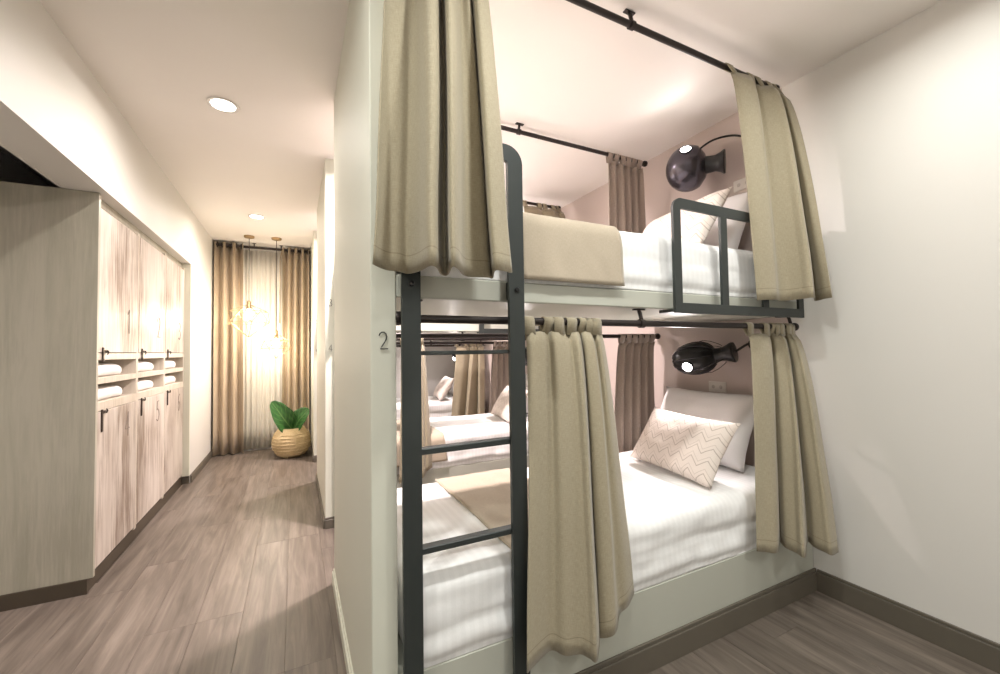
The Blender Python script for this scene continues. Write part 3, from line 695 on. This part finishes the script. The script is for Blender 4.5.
# ------------------------------------------------------------------ lockers
LX = -.945; LB = -1.50; LY = [2.912, 3.560, 4.205, 4.845]
def make_locker(y0, y1, nu, nl, where):
    t = empty('locker', (LX, (y0 + y1) / 2, 0)); ox, oy = t.location.x, t.location.y
    tag(t, 'whitewashed wooden locker with doors numbered %s and %s, %s' % (nu, nl, where), 'locker', 'whitewashed lockers along the corridor')
    def b(name, *a, mat=CARC, bev=.001, par=t):
        x0, x1, ya, yb, z0, z1 = a; return box(name, x0 - ox, x1 - ox, ya - oy, yb - oy, z0, z1, mat, par, bev)
    y0 += .001; y1 -= .001; th = .018
    for ya in (y0, y1 - th): b('side_panel', LB, LX, ya, ya + th, .075, 2.045)
    b('back_panel', LB, LB + .01, y0 + th, y1 - th, .075, 2.045)
    for nm, z0, z1 in (('bottom_panel', .075, .093), ('top_panel', 2.027, 2.045), ('shelf', .920, .968), ('shelf', 1.068, 1.102), ('shelf', 1.198, 1.236)): b(nm, LB + .01, LX - (.0 if nm == 'shelf' else .02), y0 + th, y1 - th, z0, z1)
    b('cubby_divider', LB + .10, LB + .112, y0 + th, y1 - th, .968, 1.198)
    for num, z0, z1, up in ((nu, 1.239, 2.022, True), (nl, .096, .917, False)):
        d = b('door', LX - .019, LX + .003, y0 + .014, y1 - .014, z0, z1, mat=DOORM, bev=.002)
        n = numeral(num, (LX + .0035 - ox, y1 - .22 - oy, (z0 + .12) if up else (z1 - .20)), (0, 1, 0), (0, 0, 1), .085, .15, .003, NUMF, d)
        zz = z0 if up else z1
        bm = bmesh.new(); s = 1 if up else -1; yl = y0 + .075 - oy
        boxbm(bm, .003, .010, yl - .008, yl + .008, min(zz + s * .028, zz - s * .05), max(zz + s * .028, zz - s * .05), .002) if up else boxbm(bm, .003, .010, yl - .008, yl + .008, zz - .11, zz + .012, .002)
        boxbm(bm, .003, .012, yl + .006, yl + .05, zz - .006 + s * .006, zz + .008 + s * .006, .002)
        tubebm(bm, [(.014, yl + .035, zz - .012), (.017, yl + .040, zz), (.014, yl + .035, zz + .012)], .003, 6)
        link('latch', tomesh(bm, 'latch'), HARD, d)
    return t
lockers = []
for i, (nu, nl, wh) in enumerate((('1', '4', 'with beige end panel'), ('2', '5', 'between two others'), ('3', '6', 'next to the white wall'))): lockers.append(make_locker(LY[i], LY[i + 1], nu, nl, wh))
l1 = lockers[0].location
def b1(name, x0, x1, y0, y1, z0, z1, mat): return box(name, x0 - l1.x, x1 - l1.x, y0 - l1.y, y1 - l1.y, z0, z1, mat, lockers[0], .001)
b1('end_panel', XA + .001, LX + .012, 2.888, 2.911, .076, 2.088, SIDEM)['label'] = 'beige wood-grain end panel'
b1('kick_board', XA + .001, LX - .008, 2.882, 2.8995, 0, .0755, PLINTH)
tag(box('locker_plinth', LB, LX - .012, 2.90, 4.866, 0, .0745, PLINTH, None, .001), 'dark brown plinth under the lockers', 'plinth')
struct(box('trim_1', -1.52, LX - .02, 2.9115, 4.8455, 2.0455, 2.0895, SIDEM)); struct(box('trim_2', -1.0, -.8955, 4.846, 4.8795, .0751, 2.0895, PANELP))
# folded towels
def make_towel(seed, w, d):
    t = empty('folded_towel'); 
    for i in range(1):
        bm = rbox(w, d, .074, .036, 16, 24, 10); bmesh.ops.recalc_face_normals(bm, faces=bm.faces[:]); bm.normal_update()
        for v in bm.verts:
            v.co += v.normal * (.004 * fbm(Vector((v.co.x * 9, v.co.y * 9, seed + i)))); v.co.z = max(v.co.z, 0) + .030 * i - .012 * (abs(v.co.y) / d * 2) ** 3 * (v.co.z > .01)
        link('fold', tomesh(bm, 'fold', True), TOWEL, t)
    return t
q = 0
for i in range(3):
    for zs, lv in ((1.102, 'upper'), (.968, 'lower')):
        tw = make_towel(q, .26, .42 + .03 * random.random()); tw.location = (LX - .15, LY[i] + .262, zs); q += 1
        tag(tw, 'folded white towel in the %s cubby of the locker numbered %s and %s' % (lv, ('one', 'two', 'three')[i], ('four', 'five', 'six')[i]), 'towel', 'folded white towels in the locker cubbies')
# ------------------------------------------------------------------ corridor end: drapes, rod, pendants, plant
DY = 6.02
def make_drape(name, x0, x1, y, amp, n, z0, z1, mat, flare=.0, label=None, group=None, ring=True, seed=0):
    random.seed(seed + 40)
    pts = []; N = n * 2
    for i in range(N + 1): pts.append((x0 + (x1 - x0) * i / N, y + (amp if i % 2 else -amp) * (.7 + .5 * random.random())))
    bot = [(x + flare * (x - x0), yy + .01 * random.uniform(-1, 1)) for x, yy in pts]
    t = make_curtain(pts, bot, z0, z1, y, 2.555, n, mat, n=5, rows=10, yp=1, seed=seed, name=name, tabs=False)
    tag(t, label, 'curtain', group)
    if ring:
        for i in range(N):
            x = (pts[i][0] + pts[i + 1][0]) / 2
            lathe('eyelet', [(.0225, -.004), (.034, -.004), (.034, .004), (.0225, .004), (.0225, -.004)], ROD, t, 16, Matrix.Translation((x - t.location.x, 0, 0)) @ Matrix.Rotation(math.radians(90), 4, 'Y'), False)
    return t
make_drape('drape', -.87, -.575, DY - .035, .05, 3, 2.59, .012, DRAPE, .05, 'tan eyelet drape hanging beside the locker-side wall', 'tan drapes at the corridor end', seed=1)
DR = make_drape('drape', -.145, .165, DY - .035, .045, 4, 2.59, .012, DRAPE, 0, 'tan eyelet drape hanging behind the straw basket', 'tan drapes at the corridor end', seed=2)
make_drape('sheer_curtain', -.60, -.06, DY + .075, .018, 9, 2.54, .02, SHEER, 0, 'sheer white curtain between the two tan drapes', None, False, 3)
rd = empty('drape_rod', (-.86, DY - .035, 2.555)); tag(rd, 'dark rod carrying the drapes at the corridor end', 'curtain rod')
tube('pole', [(0, 0, 0), (1.03, 0, 0)], .016, ROD, rd, 14)
for x in (0, 1.03): lathe('end_cap', [(.001, -.012), (.02, -.012), (.023, 0), (.02, .012), (.001, .012)], ROD, rd, 18, Matrix.Translation((x, 0, 0)) @ Matrix.Rotation(math.radians(90), 4, 'Y'), False)
for x in (.40, .70):
    bm = bmesh.new(); tubebm(bm, [(x, 0, 0), (x, 0, .055)], .007, 8); boxbm(bm, x - .02, x + .02, -.012, .012, .050, .0545); link('bracket', tomesh(bm, 'bracket'), ROD, rd)
dq = DR.location; w_ = tube('draw_wand', [Vector(p) - dq for p in ((-.150, DY - .07, 2.54), (-.172, DY - .115, 2.40), (-.172, DY - .115, 1.75), (-.173, DY - .115, 1.60))], [.004, .004, .004, .008], BRASS, DR, 8)
def make_pendant(x, y, zs, label, rot, cs):
    t = empty('pendant_lamp', (x, y, CEIL)); tag(t, label, 'pendant light', 'geometric wire pendant lamps')
    lathe('canopy', [(.001, -.03), (.008, -.03), (.05, -.022), (.055, -.016), (.055, 0)], BRASS, t, 24, None, False)
    z = zs - CEIL
    tube('cord', [(0, 0, -.02), (0, 0, z + .10)], .0035, HARD, t, 8)
    lathe('socket', [(.001, z + .105), (.010, z + .10), (.022, z + .085), (.022, z + .03), (.026, z + .025), (.026, z), (.001, z)], BRASS, t, 18, None, False)
    lathe('bulb', [(.012, z), (.014, z - .012), (.030, z - .045), (.036, z - .07), (.030, z - .095), (.015, z - .11), (.001, z - .113)], BULB, t, 20, None, False)
    rg1 = [Vector((.20 * cs * math.cos(a), .20 * cs * math.sin(a), z - .03)) for a in [rot + math.radians(60 * i) for i in range(6)]]
    rg2 = [Vector((.225 * cs * math.cos(a), .225 * cs * math.sin(a), z - .165 * cs)) for a in [rot + math.radians(60 * i + 30) for i in range(6)]]
    top = Vector((0, 0, z + .06)); apex = Vector((0, 0, z - .33 * cs)); E = []
    for i in range(6): E += [(rg1[i], rg1[(i + 1) % 6]), (rg2[i], rg2[(i + 1) % 6]), (top, rg1[i]), (rg1[i], rg2[i]), (rg1[i], rg2[(i - 1) % 6]), (rg2[i], apex)]
    bm = bmesh.new()
    for a, b in E: tubebm(bm, [a, b], .0035, 6)
    c = link('wire_cage', tomesh(bm, 'wire_cage'), BRASS, t)
    L = bpy.data.lights.new('pendant_bulb', 'POINT'); L.energy = 7.5; L.color = (1, .87, .71); L.shadow_soft_size = .035
    lo = bpy.data.objects.new('pendant_bulb', L); COL.objects.link(lo); lo.parent = t; lo.location = (0, 0, z - .15)
make_pendant(-.485, 5.64, 1.745, 'brass wire-cage pendant lamp hanging higher, before the sheer curtain', .2, 1.0)
make_pendant(-.20, 5.62, 1.40, 'brass wire-cage pendant lamp hanging lower, above the plant', .55, .72)
bk = empty('potted_plant', (-.035, 5.56, 0)); bk.scale = (.86, .86, .98); tag(bk, 'round woven straw basket with two big green leaves by the drape', 'potted plant')
bm = bmesh.new(); prof = [(.001, .004), (.13, .0), (.19, .03), (.235, .10), (.247, .17), (.235, .24), (.20, .30), (.165, .335), (.16, .345), (.15, .338), (.155, .30), (.16, .27), (.001, .27)]
lathebm(bm, prof, 14, None, False)
for v in bm.verts: v.co += Vector((noise.noise(v.co * 6), noise.noise(v.co * 6 + Vector((5, 0, 0))), 0)) * .012 * (v.co.z > .02)
bs = link('basket', tomesh(bm, 'basket', True, 25), STRAW, bk)
for z in (.06, .10, .135, .17, .205, .24, .275):
    r = [b for b in zip(prof, prof[1:]) if b[0][1] <= z <= b[1][1]][0]; f_ = (z - r[0][1]) / (r[1][1] - r[0][1]); R = r[0][0] + (r[1][0] - r[0][0]) * f_ + .001
    tube('weave_ring', [(R * math.cos(2 * math.pi * i / 28), R * math.sin(2 * math.pi * i / 28), z + .004 * math.sin(i * 1.7)) for i in range(28)], .0042, STRAW, bs, 6, True)
lathe('soil', [(.001, .285), (.155, .282), (.155, .27)], SOIL, bk, 20, None, False)
def leaf(base, mid, tip, w, twist):
    pts = catmull([base, mid, tip], 9); bm = bmesh.new(); uvl = bm.loops.layers.uv.new('UVMap'); g = []; n = len(pts)
    for i, p in enumerate(pts):
        s = i / (n - 1); a = Vector(pts[max(i - 1, 0)]); b = Vector(pts[min(i + 1, n - 1)]); tg = (b - a).normalized(); side = tg.cross(Vector(twist)).normalized(); nm = side.cross(tg)
        ww = w * (math.sin(math.pi * min(1, (s * .93 + .05)) ** .9) ** .75) if s < 1 else .002
        row = []
        for j in range(9):
            u = -1 + j / 4; row.append((bm.verts.new(Vector(p) + side * u * ww + nm * (.30 * ww * u * u + .006 * math.sin(s * 26) * abs(u))), (u, s)))
        g.append(row)
    for i in range(n - 1):
        for j in range(8):
            q = [g[i][j], g[i][j + 1], g[i + 1][j + 1], g[i + 1][j]]; f = bm.faces.new([a[0] for a in q])
            for lp, a in zip(f.loops, q): lp[uvl].uv = a[1]
    me = bpy.data.meshes.new('leaf'); bm.to_mesh(me); bm.free()
    for p in me.polygons: p.use_smooth = True
    o = link('leaf', me, LEAF, bk); m = o.modifiers.new('thick', 'SOLIDIFY'); m.thickness = .002
leaf((.02, -.02, .30), (-.09, -.10, .46), (-.24, -.13, .68), .135, (.3, -1, .3))
leaf((.02, -.02, .30), (.10, -.08, .44), (.22, -.12, .56), .125, (-.5, -.8, .5))
tube('stem', [(.0, 0, .27), (.01, -.01, .31), (.02, -.02, .33)], .008, LEAF, bk, 8)
